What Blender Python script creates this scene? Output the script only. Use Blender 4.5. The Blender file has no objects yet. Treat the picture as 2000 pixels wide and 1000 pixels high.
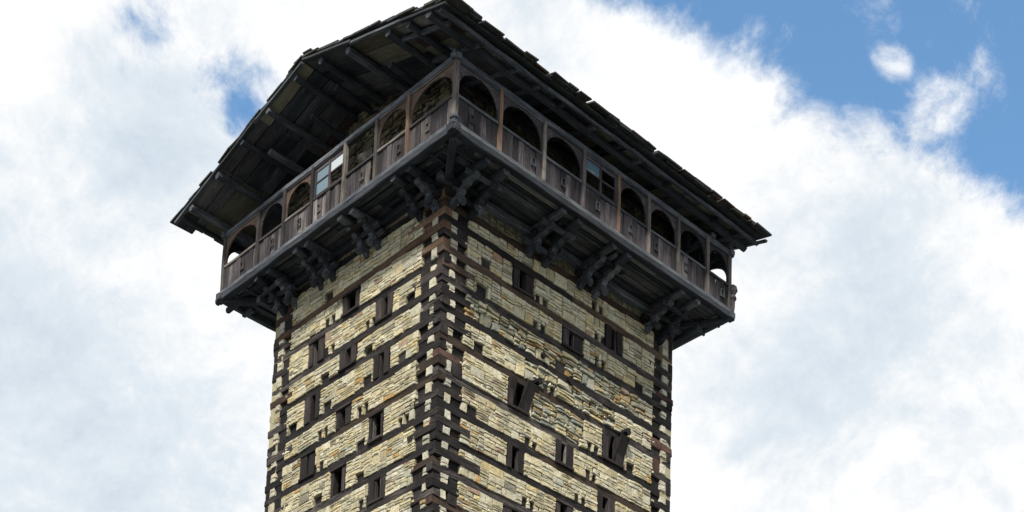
import bpy, bmesh, math, random
from mathutils import Vector, Matrix, noise as mnoise
R = random.Random(7)
scene = bpy.context.scene
col = scene.collection
V = Vector

# ------------------------------------------------------------------ camera
def make_camera():
    cd = bpy.data.cameras.new("camera")
    co = bpy.data.objects.new("camera", cd)
    col.objects.link(co)
    loc = V((30.687, -25.721, -30.396))
    yaw, pit, rol = -0.81213, 0.18422, 0.03221
    fw = V((math.cos(pit)*math.sin(yaw), math.cos(pit)*math.cos(yaw), math.sin(pit)))
    r = V((math.cos(yaw), -math.sin(yaw), 0))
    u = r.cross(fw)
    r2 = r*math.cos(rol)+u*math.sin(rol)
    u2 = -r*math.sin(rol)+u*math.cos(rol)
    m = Matrix(((r2.x, u2.x, -fw.x, loc.x), (r2.y, u2.y, -fw.y, loc.y), (r2.z, u2.z, -fw.z, loc.z), (0, 0, 0, 1)))
    co.matrix_world = m
    cd.sensor_width = 36
    cd.sensor_fit = 'HORIZONTAL'
    cd.lens = 3338.3/2000*36
    cd.shift_x = 0.0
    cd.shift_y = (2020.9-500)/2000
    cd.clip_start = .1
    cd.clip_end = 6000
    scene.camera = co
make_camera()

# ------------------------------------------------------------------ light
SUN = V((0.40, -0.56, 0.86)).normalized()
sun_el = math.asin(SUN.z)
sun_az = math.atan2(SUN.x, SUN.y)
scene.view_settings.view_transform = 'Standard'
scene.view_settings.look = 'None'
scene.view_settings.gamma = 1
scene.view_settings.use_curve_mapping = False
EXPO = 0.95
scene.view_settings.exposure = EXPO
sd = bpy.data.lights.new("sun", 'SUN')
sd.energy = 3.3
sd.angle = math.radians(6)
sd.color = (1.0, .93, .80)
so = bpy.data.objects.new("sun", sd)
so.rotation_euler = SUN.to_track_quat('Z', 'Y').to_euler()
so.location = SUN*60
col.objects.link(so)

class NT:
    def __init__(s, tree):
        s.t = tree; s.n = tree.nodes; s.l = tree.links
    def node(s, typ, **kw):
        n = s.n.new(typ)
        for k, v in kw.items(): setattr(n, k, v)
        return n
    def put(s, sock, v):
        if v is None: return
        if isinstance(v, bpy.types.NodeSocket): s.l.new(v, sock)
        else: sock.default_value = v
    def math(s, op, a, b=None, c=None, clamp=False):
        n = s.node('ShaderNodeMath', operation=op); n.use_clamp = clamp
        for i, v in enumerate((a, b, c)): s.put(n.inputs[i], v) if v is not None else None
        return n.outputs[0]
    def vdot(s, a, b):
        n = s.node('ShaderNodeVectorMath', operation='DOT_PRODUCT')
        s.put(n.inputs[0], a); s.put(n.inputs[1], b); return n.outputs['Value']
    def vmul(s, a, b):
        n = s.node('ShaderNodeVectorMath', operation='MULTIPLY')
        s.put(n.inputs[0], a); s.put(n.inputs[1], b); return n.outputs[0]
    def vadd(s, a, b):
        n = s.node('ShaderNodeVectorMath', operation='ADD')
        s.put(n.inputs[0], a); s.put(n.inputs[1], b); return n.outputs[0]
    def noise(s, vec, scale, detail=4, rough=.5, dist=0., lac=2.):
        n = s.node('ShaderNodeTexNoise')
        s.put(n.inputs['Vector'], vec); n.inputs['Scale'].default_value = scale
        n.inputs['Detail'].default_value = detail; n.inputs['Roughness'].default_value = rough
        n.inputs['Distortion'].default_value = dist; n.inputs['Lacunarity'].default_value = lac
        return n.outputs['Fac']
    def mapr(s, v, a, b, c=0., d=1., smooth=True):
        n = s.node('ShaderNodeMapRange'); n.interpolation_type = 'SMOOTHSTEP' if smooth else 'LINEAR'
        s.put(n.inputs['Value'], v)
        for k, x in zip(('From Min', 'From Max', 'To Min', 'To Max'), (a, b, c, d)): s.put(n.inputs[k], x)
        return n.outputs[0]
    def mix(s, f, a, b, mode='MIX'):
        n = s.node('ShaderNodeMix', data_type='RGBA', blend_type=mode)
        s.put(n.inputs[0], f); s.put(n.inputs[6], a); s.put(n.inputs[7], b); return n.outputs[2]
    def ramp(s, f, stops):
        n = s.node('ShaderNodeValToRGB'); e = n.color_ramp.elements
        while len(e) < len(stops): e.new(.5)
        for i, (p, c) in enumerate(stops): e[i].position = p; e[i].color = (*c, 1)
        s.put(n.inputs[0], f); return n.outputs[0]

def make_world():
    w = bpy.data.worlds.new("World"); scene.world = w; w.use_nodes = True
    t = NT(w.node_tree); t.n.clear()
    out = t.node('ShaderNodeOutputWorld'); bg = t.node('ShaderNodeBackground')
    t.l.new(bg.outputs[0], out.inputs[0])
    STR = 0.12
    bg.inputs['Strength'].default_value = STR
    sky = t.node('ShaderNodeTexSky', sky_type='NISHITA')
    sky.sun_disc = False; sky.sun_elevation = sun_el; sky.sun_rotation = sun_az
    sky.air_density = 1.0; sky.dust_density = .6; sky.ozone_density = 1.5; sky.altitude = 1800
    d = t.node('ShaderNodeTexCoord').outputs['Generated']
    # domain warp so that the cloud edges curl
    wv = t.node('ShaderNodeTexNoise'); wv.inputs['Scale'].default_value = 7; wv.inputs['Detail'].default_value = 5
    t.l.new(d, wv.inputs['Vector'])
    wo = t.vmul(t.vadd(wv.outputs['Color'], (-.5, -.5, -.5)), (.055, .055, .055))
    dw = t.vadd(d, wo)
    wo2 = t.vmul(wo, (.45, .45, .45)); nrm = t.node('ShaderNodeVectorMath', operation='NORMALIZE'); t.l.new(t.vadd(d, wo2), nrm.inputs[0]); dws = nrm.outputs[0]
    def dens(v): return t.math('ADD', t.math('MULTIPLY', t.noise(t.vadd(v, (4.2, 1.3, 2.6)), 10, 14, .66), .62), t.math('MULTIPLY', t.noise(t.vmul(v, (1, 1, 1.3)), 44, 12, .70), .38))
    f1 = dens(dw); f1b = dens(t.vadd(dw, (.004, -.003, .010)))
    f2 = t.noise(dw, 3.0, 5, .55)
    def spot(v, inner, outer, src=dws):   # 1 inside the angular radius, 0 outside
        dt = t.vdot(src, V(v).normalized())
        return t.mapr(dt, math.cos(outer), math.cos(inner))
    def total(lst):
        s = None
        for v in lst: s = v if s is None else t.math('ADD', s, v)
        return s
    # openings in the cloud deck
    region = t.mapr(t.vdot(dws, (.696, -.2, .690)), -.038, .006)
    lim = t.mapr(t.vdot(d, V((-.33, .62, .71)).normalized()), math.cos(.75), math.cos(.38))
    region = t.math('MULTIPLY', region, lim)
    holes = total([t.math('MULTIPLY', spot(v, a, b), k) for v, a, b, k in (
        ((-.6662, .4151, .6195), .0, .034, .44), ((-.667, .419, .615), .0, .016, .34), ((-.6703, .3643, .6465), .0, .028, .38),
        ((-.6497, .4131, .6382), .0, .034, .30), ((-.6784, .3749, .6318), .0, .034, .28), ((-.469, .6252, .6238), .01, .06, .20), ((-.70, .36, .605), .0, .07, .12))])
    puffs = total([t.math('MULTIPLY', spot(v, a, b), k) for v, a, b, k in (
        ((-.4249, .6204, .6592), .0, .026, .24), ((-.4414, .6438, .625), .0, .016, .16), ((-.4243, .6391, .6415), .0, .013, .40),
        ((-.4703, .6015, .6458), .0, .030, .36), ((-.4158, .6599, .6258), .0, .022, .34), ((-.392, .668, .632), .0, .02, .22))])
    n1 = t.math('MULTIPLY', t.math('SUBTRACT', f1, .5), 2.3)
    far = t.math('MULTIPLY', t.mapr(f2, .52, .66), t.mapr(t.vdot(d, V((-.60, .55, .60)).normalized()), .93, .86))
    base = t.math('ADD', t.math('ADD', n1, .80), puffs)
    base = t.math('SUBTRACT', base, t.math('MULTIPLY', region, 1.18))
    base = t.math('SUBTRACT', base, holes)
    base = t.math('SUBTRACT', base, t.math('MULTIPLY', far, .5))
    alpha = t.mapr(base, -.22, .40)
    # cloud brightness: white tops, pale blue-grey hollows
    g1 = t.noise(t.vadd(dw, (3.1, 1.7, .3)), 6, 9, .56)
    g2 = t.noise(t.vadd(dw, (1.2, 5.1, 2.3)), 22, 8, .6)
    grey = total([t.math('MULTIPLY', spot(v, a, b), k) for v, a, b, k in (
        ((-.7083, .3754, .5979), .0, .06, .30), ((-.6992, .4004, .5923), .0, .05, .25), ((-.7925, .3965, .4634), .02, .14, .30),
        ((-.5427, .5202, .6595), .0, .04, .18), ((-.505, .6673, .545), .0, .09, .22), ((-.451, .6845, .5728), .0, .05, .15),
        ((-.6784, .3749, .6318), .0, .07, .15), ((-.7529, .3549, .5542), .0, .08, .15), ((-.48, .70, .50), .0, .10, .18))])
    bright = total([t.math('MULTIPLY', spot(v, a, b), k) for v, a, b, k in (
        ((-.6109, .4503, .6512), .0, .07, .25), ((-.5267, .5684, .632), .01, .08, .35), ((-.735, .375, .562), .0, .05, .2),
        ((-.5076, .6283, .5895), .0, .07, .15), ((-.4939, .7229, .4832), .0, .08, .2))])
    sh = t.math('ADD', t.math('MULTIPLY', t.math('SUBTRACT', g1, .5), 1.5), t.math('MULTIPLY', t.math('SUBTRACT', g2, .5), .55))
    sh = t.math('ADD', t.math('ADD', sh, .27), t.math('SUBTRACT', t.math('MULTIPLY', grey, 1.45), bright))
    sh = t.math('ADD', sh, t.math('MULTIPLY', t.math('SUBTRACT', f1b, f1), 2.4))
    E = 1/STR/2**EXPO
    cc = t.ramp(t.mapr(sh, 0, 1.6, smooth=False), [(0, (1.06*E, 1.07*E, 1.08*E)), (.17, (.97*E, .985*E, 1.0*E)), (.42, (.78*E, .85*E, .91*E)), (1, (.54*E, .64*E, .76*E))])
    blue = t.mix(1.0, sky.outputs[0], (1.0, 1.25, 1.22, 1), 'MULTIPLY')
    c = t.mix(alpha, blue, cc)
    t.l.new(c, bg.inputs['Color'])
make_world()

# ------------------------------------------------------------------ materials
def pbr(name, rough=.85):
    m = bpy.data.materials.new(name); m.use_nodes = True
    t = NT(m.node_tree); b = t.n['Principled BSDF']
    b.inputs['Roughness'].default_value = rough
    b.inputs['Specular IOR Level'].default_value = .25
    return m, t, b

def wood(name, dark, mid, light, streak=.5, bump=.02, rough=.88, grain=1.):
    m, t, b = pbr(name, rough)
    oc = t.node('ShaderNodeTexCoord').outputs['Object']
    oi = t.node('ShaderNodeObjectInfo')
    rnd = oi.outputs['Random']
    off = t.node('ShaderNodeCombineXYZ'); t.put(off.inputs[0], t.math('MULTIPLY', rnd, 37.)); t.put(off.inputs[1], t.math('MULTIPLY', rnd, 91.))
    p = t.vadd(oc, off.outputs[0])
    fine = t.noise(t.vmul(p, (1.2, 26*grain, 26*grain)), 1.5, 6, .65, .6)
    big = t.noise(t.vmul(p, (.8, 3, 3)), 1.2, 5, .6)
    blot = t.noise(p, 5, 5, .7)
    s = t.math('ADD', t.math('MULTIPLY', fine, .62), t.math('MULTIPLY', big, .38))
    s = t.math('ADD', s, t.math('MULTIPLY', t.math('SUBTRACT', rnd, .5), .16))
    c = t.ramp(s, [(.34, dark), (.52, mid), (.70, light)])
    c = t.mix(t.mapr(blot, .52, .75, 0, .65), c, (*[x*.45 for x in dark], 1))
    val = t.mapr(rnd, 0, 1, .72, 1.25, smooth=False)
    vv = t.node('ShaderNodeCombineColor'); [t.put(vv.inputs[i], val) for i in range(3)]
    c = t.mix(1., c, vv.outputs[0], 'MULTIPLY')
    t.put(b.inputs['Base Color'], c)
    bp = t.node('ShaderNodeBump'); bp.inputs['Distance'].default_value = bump; bp.inputs['Strength'].default_value = .9
    t.put(bp.inputs['Height'], t.math('ADD', fine, t.math('MULTIPLY', blot, .5))); t.put(b.inputs['Normal'], bp.outputs[0])
    return m

M = {}
M['beam'] = wood('weathered_beam', (.004, .004, .005), (.017, .0145, .0155), (.11, .096, .088))
M['beam_brown'] = wood('brown_beam', (.04, .024, .016), (.13, .080, .052), (.25, .17, .12))
M['tie'] = wood('dark_tie_end', (.004, .004, .005), (.012, .011, .012), (.045, .040, .038))  # near-black wood for tie ends and cross ties
M['beam_rust'] = wood('rusty_beam', (.016, .011, .009), (.060, .040, .030), (.17, .125, .10))
M['beam_red'] = wood('reddish_beam', (.030, .018, .015), (.08, .045, .036), (.15, .09, .075))
M['under'] = wood('shaded_timber', (.015, .019, .027), (.050, .058, .074), (.17, .18, .20))  # navy tone of the shaded undersides is put into the wood colour
M['post'] = wood('silvered_post', (.022, .021, .024), (.07, .064, .064), (.22, .20, .18))
M['post_brown'] = wood('tan_post', (.05, .032, .026), (.13, .088, .07), (.33, .25, .20))
M['board'] = wood('parapet_boards', (.014, .013, .017), (.042, .037, .043), (.13, .115, .125), grain=.8)
M['board_pale'] = wood('bleached_board', (.04, .035, .037), (.12, .105, .108), (.34, .32, .32), grain=.8)
M['soffit'] = wood('soffit_boards', (.040, .042, .050), (.110, .108, .118), (.25, .24, .24))
M['soffit_tan'] = wood('tan_soffit_board', (.08, .075, .06), (.18, .165, .13), (.28, .26, .21))
M['soffit_red'] = wood('red_soffit_board', (.06, .042, .045), (.13, .09, .09), (.22, .16, .16))
M['edge'] = wood('grey_edge_board', (.018, .022, .028), (.052, .060, .070), (.14, .155, .17))
M['jamb'] = wood('window_board', (.008, .007, .008), (.026, .021, .022), (.075, .062, .062))

def stone_mat(name, darken=1.):
    m, t, b = pbr(name, .9)
    g = t.node('ShaderNodeNewGeometry').outputs['Position']
    at = t.node('ShaderNodeAttribute', attribute_name='Col').outputs['Color']
    n1 = t.noise(g, 9, 8, .7); n2 = t.noise(t.vmul(g, (1, 1, 2.2)), 26, 5, .65); n3 = t.noise(g, 1.1, 4, .6)
    n4 = t.noise(t.vadd(g, (7, 3, 1)), 3.2, 6, .65)
    c = t.mix(t.mapr(n1, .38, .75, 0, 1), at, t.mix(1., at, (.55, .52, .46, 1), 'MULTIPLY'))
    c = t.mix(t.mapr(t.noise(t.vadd(g, (2, 9, 4)), 2.1, 6, .7), .55, .70, 0, .6), c, (.64, .62, .53, 1))
    c = t.mix(t.mapr(n2, .60, .74, 0, .7), c, (.07, .055, .035, 1))        # pitting and lichen
    c = t.mix(t.mapr(n4, .56, .74, 0, .62), c, (.42, .29, .10, 1))            # ochre bloom
    c = t.mix(t.mapr(n3, .50, .70, 0, .55), c, (.20, .185, .13, 1))
    t.put(b.inputs['Base Color'], c)
    bp = t.node('ShaderNodeBump'); bp.inputs['Distance'].default_value = .03; bp.inputs['Strength'].default_value = 1.
    t.put(bp.inputs['Height'], t.math('ADD', t.math('MULTIPLY', n1, .7), n2)); t.put(b.inputs['Normal'], bp.outputs[0])
    return m
M['stone'] = stone_mat('dry_laid_stone')
def flat(name, c, rough=.9, spec=.2):
    m, t, b = pbr(name, rough)
    p = t.node('ShaderNodeNewGeometry').outputs['Position']
    n = t.noise(p, 6, 6, .65)
    t.put(b.inputs['Base Color'], t.mix(t.mapr(n, .3, .7), (*[x*.6 for x in c], 1), (*[x*1.35 for x in c], 1)))
    return m
M['core'] = flat('dark_packing', (.022, .019, .016))
M['slate'] = flat('roof_slate', (.040, .043, .050))
M['slate_dark'] = flat('roof_slate_mossy', (.046, .047, .040))
M['slate_rust'] = flat('roof_slate_rusty', (.075, .050, .038))
def pane_mat():
    m, t, b = pbr('window_glass', .06)
    b.inputs['Base Color'].default_value = (.085, .15, .20, 1)
    b.inputs['Specular IOR Level'].default_value = .9
    b.inputs['Metallic'].default_value = .0
    return m
M['glass'] = pane_mat()
m, t, b = pbr('paper_pane', .5); b.inputs['Base Color'].default_value = (.46, .52, .56, 1); M['pane_white'] = m
m, t, b = pbr('grey_ground', .95)
g = t.node('ShaderNodeNewGeometry').outputs['Position']
t.put(b.inputs['Base Color'], t.ramp(t.noise(g, .35, 8, .7), [(.3, (.05, .056, .05)), (.5, (.075, .085, .08)), (.7, (.12, .125, .12))]))  # unseen stony ground, greyed to keep its bounce light neutral
M['ground'] = m

# ------------------------------------------------------------------ object helpers
WM = {}
def link(name, mesh, parent=None, M4=None, mat=None):
    o = bpy.data.objects.new(name, mesh)
    col.objects.link(o)
    M4 = M4 or Matrix.Identity(4)
    WM[o] = M4
    if parent is not None:
        o.parent = parent
        o.matrix_basis = WM[parent].inverted() @ M4
    else:
        o.matrix_basis = M4
    if mat is not None and mesh is not None and not mesh.materials: mesh.materials.append(mat)
    return o
def mesh_from(bm, name, recalc=True):
    if recalc: bmesh.ops.recalc_face_normals(bm, faces=bm.faces)
    me = bpy.data.meshes.new(name); bm.to_mesh(me); bm.free(); return me
def frame(P0, P1, up):
    X = (P1-P0).normalized(); Y = up.cross(X).normalized(); Z = X.cross(Y)
    m = Matrix.Identity(4)
    for i in range(3):
        m[i][0] = X[i]; m[i][1] = Y[i]; m[i][2] = Z[i]; m[i][3] = P0[i]
    return m
def add_beam_local(bm, L, w, h, seg, jit, taper=0., ch=.12, sag=0., rough_end=.0):
    """a hewn timber along +X: eight-sided section, wandering edges"""
    rings = []
    ox = R.uniform(0, 99)
    for i in range(seg+1):
        s = i/seg; x = s*L
        if rough_end and i in (0, seg): x += R.uniform(-rough_end, rough_end)
        k = 1-taper*s
        a, c = w/2*k, h/2*k; e = ch*min(a, c)*2
        dy = (mnoise.noise(V((ox+x*1.3, .3, .1))))*jit*1.6; dz = (mnoise.noise(V((ox+x*1.1, 5.3, .1))))*jit*1.6-sag*4*s*(1-s)
        ring = []
        for (y, z) in ((a, c-e), (a-e, c), (-a+e, c), (-a, c-e), (-a, -c+e), (-a+e, -c), (a-e, -c), (a, -c+e)):
            ring.append(bm.verts.new((x+(R.uniform(-.5, .5)*rough_end if i in (0, seg) else 0), y+dy+R.uniform(-jit, jit)*.5, z+dz+R.uniform(-jit, jit)*.5)))
        rings.append(ring)
    for i in range(seg):
        for j in range(8):
            bm.faces.new((rings[i][j], rings[i][(j+1) % 8], rings[i+1][(j+1) % 8], rings[i+1][j]))
    bm.faces.new(rings[0][::-1]); bm.faces.new(rings[-1])
def timber(name, P0, P1, w, h, mat, parent, up=V((0, 0, 1)), seg=None, jit=.012, taper=0., ch=.12, sag=0., rough_end=.02):
    P0 = V(P0); P1 = V(P1); L = (P1-P0).length
    seg = seg or max(1, min(14, int(L/.55)))
    bm = bmesh.new(); add_beam_local(bm, L, w, h, seg, jit, taper, ch, sag, rough_end)
    me = mesh_from(bm, name)
    return link(name, me, parent, frame(P0, P1, up), M[mat] if isinstance(mat, str) else mat)
def box_local(bm, x0, x1, y0, y1, z0, z1, j=0.):
    vs = [bm.verts.new((x+R.uniform(-j, j), y+R.uniform(-j, j), z+R.uniform(-j, j))) for x in (x0, x1) for y in (y0, y1) for z in (z0, z1)]
    for f in ((0, 1, 3, 2), (4, 6, 7, 5), (0, 4, 5, 1), (2, 3, 7, 6), (0, 2, 6, 4), (1, 5, 7, 3)): bm.faces.new([vs[i] for i in f])

WL, WR = 7.46, 9.05
def W(face, u, d, z):      # u along the face (0 at the near corner, positive away), d outward
    return V((-u, -d, z)) if face == 'L' else V((d, u, z))

# ------------------------------------------------------------------ ground
bm = bmesh.new(); c0 = bm.verts.new((0, 0, -32)); ring = []
for rr in (12, 40, 120, 400, 1500, 4000):
    ring.append([bm.verts.new((rr*math.cos(a/40*math.tau), rr*math.sin(a/40*math.tau), -32+(R.uniform(-.2, .2)*(rr/60) if rr > 30 else 0))) for a in range(40)])
for j in range(40): bm.faces.new((c0, ring[0][j], ring[0][(j+1) % 40]))
for k in range(5):
    for j in range(40): bm.faces.new((ring[k][j], ring[k+1][j], ring[k+1][(j+1) % 40], ring[k][(j+1) % 40]))
go = link('ground', mesh_from(bm, 'ground'), None, None, M['ground']); go['kind'] = 'structure'

# ------------------------------------------------------------------ tower root
tower = bpy.data.objects.new('watchtower', None); col.objects.link(tower)
tower.empty_display_size = 1
WM[tower] = Matrix.Translation((-WL/2, WR/2, -32)); tower.matrix_basis = WM[tower]
tower['label'] = 'tall square stone and timber tower with overhanging wooden gallery and slate roof'
tower['category'] = 'tower'

# core: inner dark packing behind the stones, lower shaft, and the upper room
bm = bmesh.new()
D = .50
box_local(bm, -WL+D, -D, D, WR-D, -32, 2.75)
core = link('wall_core', mesh_from(bm, 'wall_core'), tower, None, M['core'])

# ------------------------------------------------------------------ timber courses
# (near z, far z, long?) for each face
LZ = [(-.60, -.50, 1), (-1.05, -1.05, 0), (-1.47, -1.62, 1), (-1.93, -1.95, 0), (-2.45, -2.32, 1), (-2.80, -2.80, 0), (-3.27, -3.32, 1),
      (-3.66, -3.68, 0), (-4.05, -4.06, 1), (-4.46, -4.56, 0), (-4.87, -5.12, 1), (-5.33, -5.46, 0), (-5.78, -5.82, 1), (-6.28, -6.28, 0),
      (-6.80, -6.74, 1), (-7.25, -7.26, 0), (-7.72, -7.80, 1), (-8.15, -8.2, 0), (-8.60, -8.62, 1), (-9.03, -9.03, 0), (-9.47, -9.47, 1), (-9.9, -9.9, 0), (-10.33, -10.33, 1), (-10.77, -10.77, 0), (-11.2, -11.2, 1)]
RZ = [(-.40, -.33, 0), (-.86, -.62, 1), (-1.28, -1.40, 1), (-1.69, -1.85, 0), (-2.13, -2.30, 1), (-2.57, -2.65, 0), (-2.98, -3.02, 1), (-3.42, -3.45, 0), (-3.82, -3.88, 1),
      (-4.25, -4.25, 0), (-4.66, -4.66, 1), (-5.14, -5.2, 0), (-5.66, -5.72, 1), (-6.08, -6.1, 0), (-6.55, -6.6, 1), (-7.0, -7.0, 0), (-7.43, -7.45, 1),
      (-7.88, -7.9, 0), (-8.33, -8.35, 1), (-8.78, -8.78, 0), (-9.23, -9.23, 1), (-9.66, -9.66, 0), (-10.1, -10.1, 1), (-10.55, -10.55, 0), (-11.0, -11.0, 1)]
FW = {'L': WL, 'R': WR}
ZS = {'L': LZ, 'R': RZ}
def zat(face, i, u):
    a, b, _ = ZS[face][i]; return a+(b-a)*u/FW[face]
def hewn(face, u0, z0, u1, z1, h, mat, dep=.26, proud=.03):
    nm = 'timber_beam' if abs(u1-u0) > 3 else 'corner_timber'
    c = proud-dep/2
    return timber(nm, W(face, u0, c, z0), W(face, u1, c, z1), dep, h, mat, tower, jit=.022, rough_end=.04, ch=.08)
for face in 'LR':
    Wd = FW[face]
    for i, (za, zb, lg) in enumerate(ZS[face]):
        if face == 'L': mat = {0: 'beam', 2: 'beam_brown'}.get(i, 'beam')
        else: mat = 'beam'
        h = R.uniform(.20, .27)
        if lg:
            # two or three lengths scarfed together
            n = 2 if R.random() < .6 else 1
            cuts = [R.uniform(-.02, .01)]+[Wd*R.uniform(.35, .65)]*(n == 2)+[Wd+R.uniform(-.02, .015)]
            for a, b_ in zip(cuts[:-1], cuts[1:]):
                mm = mat if R.random() < .72 or mat != 'beam' else 'beam_rust'
                hewn(face, a-(.0 if a < .1 else .15), zat(face, i, a), b_, zat(face, i, b_), h*R.uniform(.92, 1.06), mm, proud=R.uniform(-.03, .005))
            if face == 'L' and i <= 3:
                hewn(face, -.02, zat(face, i, 0)-.02, R.uniform(.9, 1.6), zat(face, i, 1.2)-.02, .23, 'beam_brown', proud=.05)
        else:
            m1 = R.choice(['beam']*9+['beam_red', 'beam_rust', 'beam_rust'])
            if face == 'L' and i < 5: m1 = 'beam_brown'
            hewn(face, R.uniform(-.03, .02), za+R.uniform(-.025, .025), R.uniform(.72, 1.5), za+R.uniform(-.03, .03), h*R.uniform(.72, 1.05), m1, proud=R.uniform(-.015, .03))
            hewn(face, Wd+R.uniform(-.02, .02), zb, Wd-R.uniform(.76, 1.35), zb+R.uniform(-.02, .02), h, R.choice(['beam']*6+['beam_red']), proud=R.uniform(-.02, .02))

# ------------------------------------------------------------------ windows and tie ends
# (u centre, index of beam above, index of beam below, width, opening kind)
WIN = {'L': [(3.86, 2, 4, .74, 'open'), (2.36, 4, 6, .72, 'slit'), (5.34, 4, 6, .74, 'slit'), (3.86, 6, 8, .76, 'slit'), (2.36, 8, 10, .70, 'slit'),
             (5.42, 8, 10, .70, 'slit'), (3.93, 10, 12, .66, 'slit'), (2.46, 12, 14, .60, 'open'), (5.46, 12, 14, .68, 'shut'), (4.02, 14, 16, .66, 'open'),
             (2.30, 16, 18, .70, 'slit'), (5.4, 16, 18, .70, 'slit'), (3.9, 18, 20, .70, 'slit'), (2.4, 20, 22, .7, 'slit'), (5.4, 20, 22, .7, 'slit')],
       'R': [(2.88, 2, 4, .78, 'slit'), (6.50, 2, 4, .74, 'slit'), (4.84, 4, 6, .82, 'slit'), (2.86, 10, 12, .78, 'open'), (6.57, 10, 12, .86, 'open'),
             (2.82, 14, 16, .62, 'slit'), (4.65, 12, 14, .68, 'slit'), (6.35, 14, 16, .70, 'slit'), (4.70, 16, 18, .62, 'slit'), (2.8, 18, 20, .7, 'slit'), (6.4, 18, 20, .7, 'slit'), (4.7, 20, 22, .7, 'slit')]}
PAIR = {'L': [(4.77, 4), (2.92, 6), (4.72, 6), (4.83, 12), (3.08, 12), (4.96, 14), (2.80, 18), (1.3, 14), (6.3, 16)],
        'R': [(3.53, 6), (5.96, 6), (5.93, 4), (3.35, 14), (5.72, 14), (5.75, 12), (3.33, 18), (5.80, 2), (3.58, 4), (5.3, 16), (4.0, 10)]}
SQ = {'L': [(4.90, 2), (7.0, 2), (2.95, 8), (4.88, 8), (4.7, 10), (3.05, 16), (4.9, 16), (2.95, 10), (3.1, 14), (1.25, 6), (1.5, 10), (6.3, 10)],
      'R': [(1.5, 4), (7.6, 6), (1.35, 10), (7.3, 12), (1.2, 14), (7.6, 16), (1.4, 6), (6.2, 16), (4.4, 8)]}
blocked = {'L': [], 'R': []}      # (u0,u1,z0,z1) where no stones go
def boxpart(name, face, u0, u1, d0, d1, z0, z1, mat, parent, j=.008, L='z'):
    """a board or block with its grain along z (L='z'), along u ('u') or d ('d')"""
    c = W(face, (u0+u1)/2, (d0+d1)/2, (z0+z1)/2)
    hu, hd, hz = abs(u1-u0)/2, abs(d1-d0)/2, abs(z1-z0)/2
    if L == 'z':
        a, b_ = W(face, (u0+u1)/2, (d0+d1)/2, z0), W(face, (u0+u1)/2, (d0+d1)/2, z1)
        up = V((0, 1, 0)) if face == 'L' else V((1, 0, 0)); w, h = hu*2, hd*2
    elif L == 'u':
        a, b_ = W(face, u0, (d0+d1)/2, (z0+z1)/2), W(face, u1, (d0+d1)/2, (z0+z1)/2); up = V((0, 0, 1)); w, h = hd*2, hz*2
    else:
        a, b_ = W(face, (u0+u1)/2, d0, (z0+z1)/2), W(face, (u0+u1)/2, d1, (z0+z1)/2); up = V((0, 0, 1)); w, h = hu*2, hz*2
    return timber(name, a, b_, w, h, mat, parent, up=up, seg=2, jit=j, ch=.05, rough_end=j)
for face in 'LR':
    for (u, ia, ib, w, kind) in WIN[face]:
        zt = zat(face, ia, u)-.10; zb = zat(face, ib, u)+.10
        blocked[face].append((u-w/2-.02, u+w/2+.02, zb-.1, zt+.1))
        # lining of the recess
        bm = bmesh.new(); p, q_ = W(face, u-w/2, -.495, zb-.05), W(face, u+w/2, -.455, zt+.05)
        box_local(bm, min(p.x, q_.x), max(p.x, q_.x), min(p.y, q_.y), max(p.y, q_.y), zb-.05, zt+.05)
        wn = link('window', mesh_from(bm, 'window'), tower, None, M['jamb'])
        sl = {'slit': .24, 'open': .38, 'shut': .08}[kind]*R.uniform(.9, 1.15)
        off = R.uniform(-.04, .04)
        jw = (w-sl)/2
        a0, a1 = u-w/2, u-sl/2+off; b0, b1 = u+sl/2+off, u+w/2
        boxpart('jamb_board', face, a0+.02, a1, -.16, R.uniform(.0, .03), zb+.0, zt, 'jamb', wn)
        boxpart('jamb_board', face, b0, b1-.02, -.16, R.uniform(.0, .03), zb+.0, zt, 'jamb', wn)
        if kind != 'shut':
            boxpart('inner_stile', face, a1-.01, a1+.035, -.12, -.03, zb, zt, R.choice(['jamb', 'post']), wn, .004)
            if R.random() < .6: boxpart('inner_stile', face, b0-.035, b0+.01, -.12, -.03, zb, zt, R.choice(['jamb', 'post']), wn, .004)
            if R.random() < .5: boxpart('shutter_board', face, a1+.03, b0-.06, -.30, -.26, zb, zt-R.uniform(0, .3), 'jamb', wn, .004)
        if R.random() < .7: boxpart('sill', face, u-w/2, u+w/2, -.12, .05, zb-.02, zb+.05, 'jamb', wn, .006, 'u')
        if R.random() < .5: boxpart('lintel', face, u-w/2, u+w/2, -.12, .045, zt-.06, zt+.01, 'jamb', wn, .006, 'u')
    for (u, ib) in PAIR[face]:
        zb = zat(face, ib, u)+.10; hh = R.uniform(.20, .27)
        for du in (-.14, .14):
            uu = u+du; w = R.uniform(.13, .17)
            blocked[face].append((uu-w/2-.01, uu+w/2+.01, zb-.12, zb+hh+.01))
            boxpart('tie_end', face, uu-w/2, uu+w/2, -.32, R.uniform(-.07, -.01), zb-.02, zb+hh, 'tie', tower, .006, 'd')
    for (u, ib) in SQ[face]:
        zb = zat(face, ib, u)+.10; hh = R.uniform(.22, .30); w = R.uniform(.30, .38)
        blocked[face].append((u-w/2-.01, u+w/2+.01, zb-.12, zb+hh+.01))
        boxpart('tie_end', face, u-w/2, u+w/2, -.36, R.uniform(-.09, -.02), zb-.02, zb+hh, 'tie', tower, .006, 'd')

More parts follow.
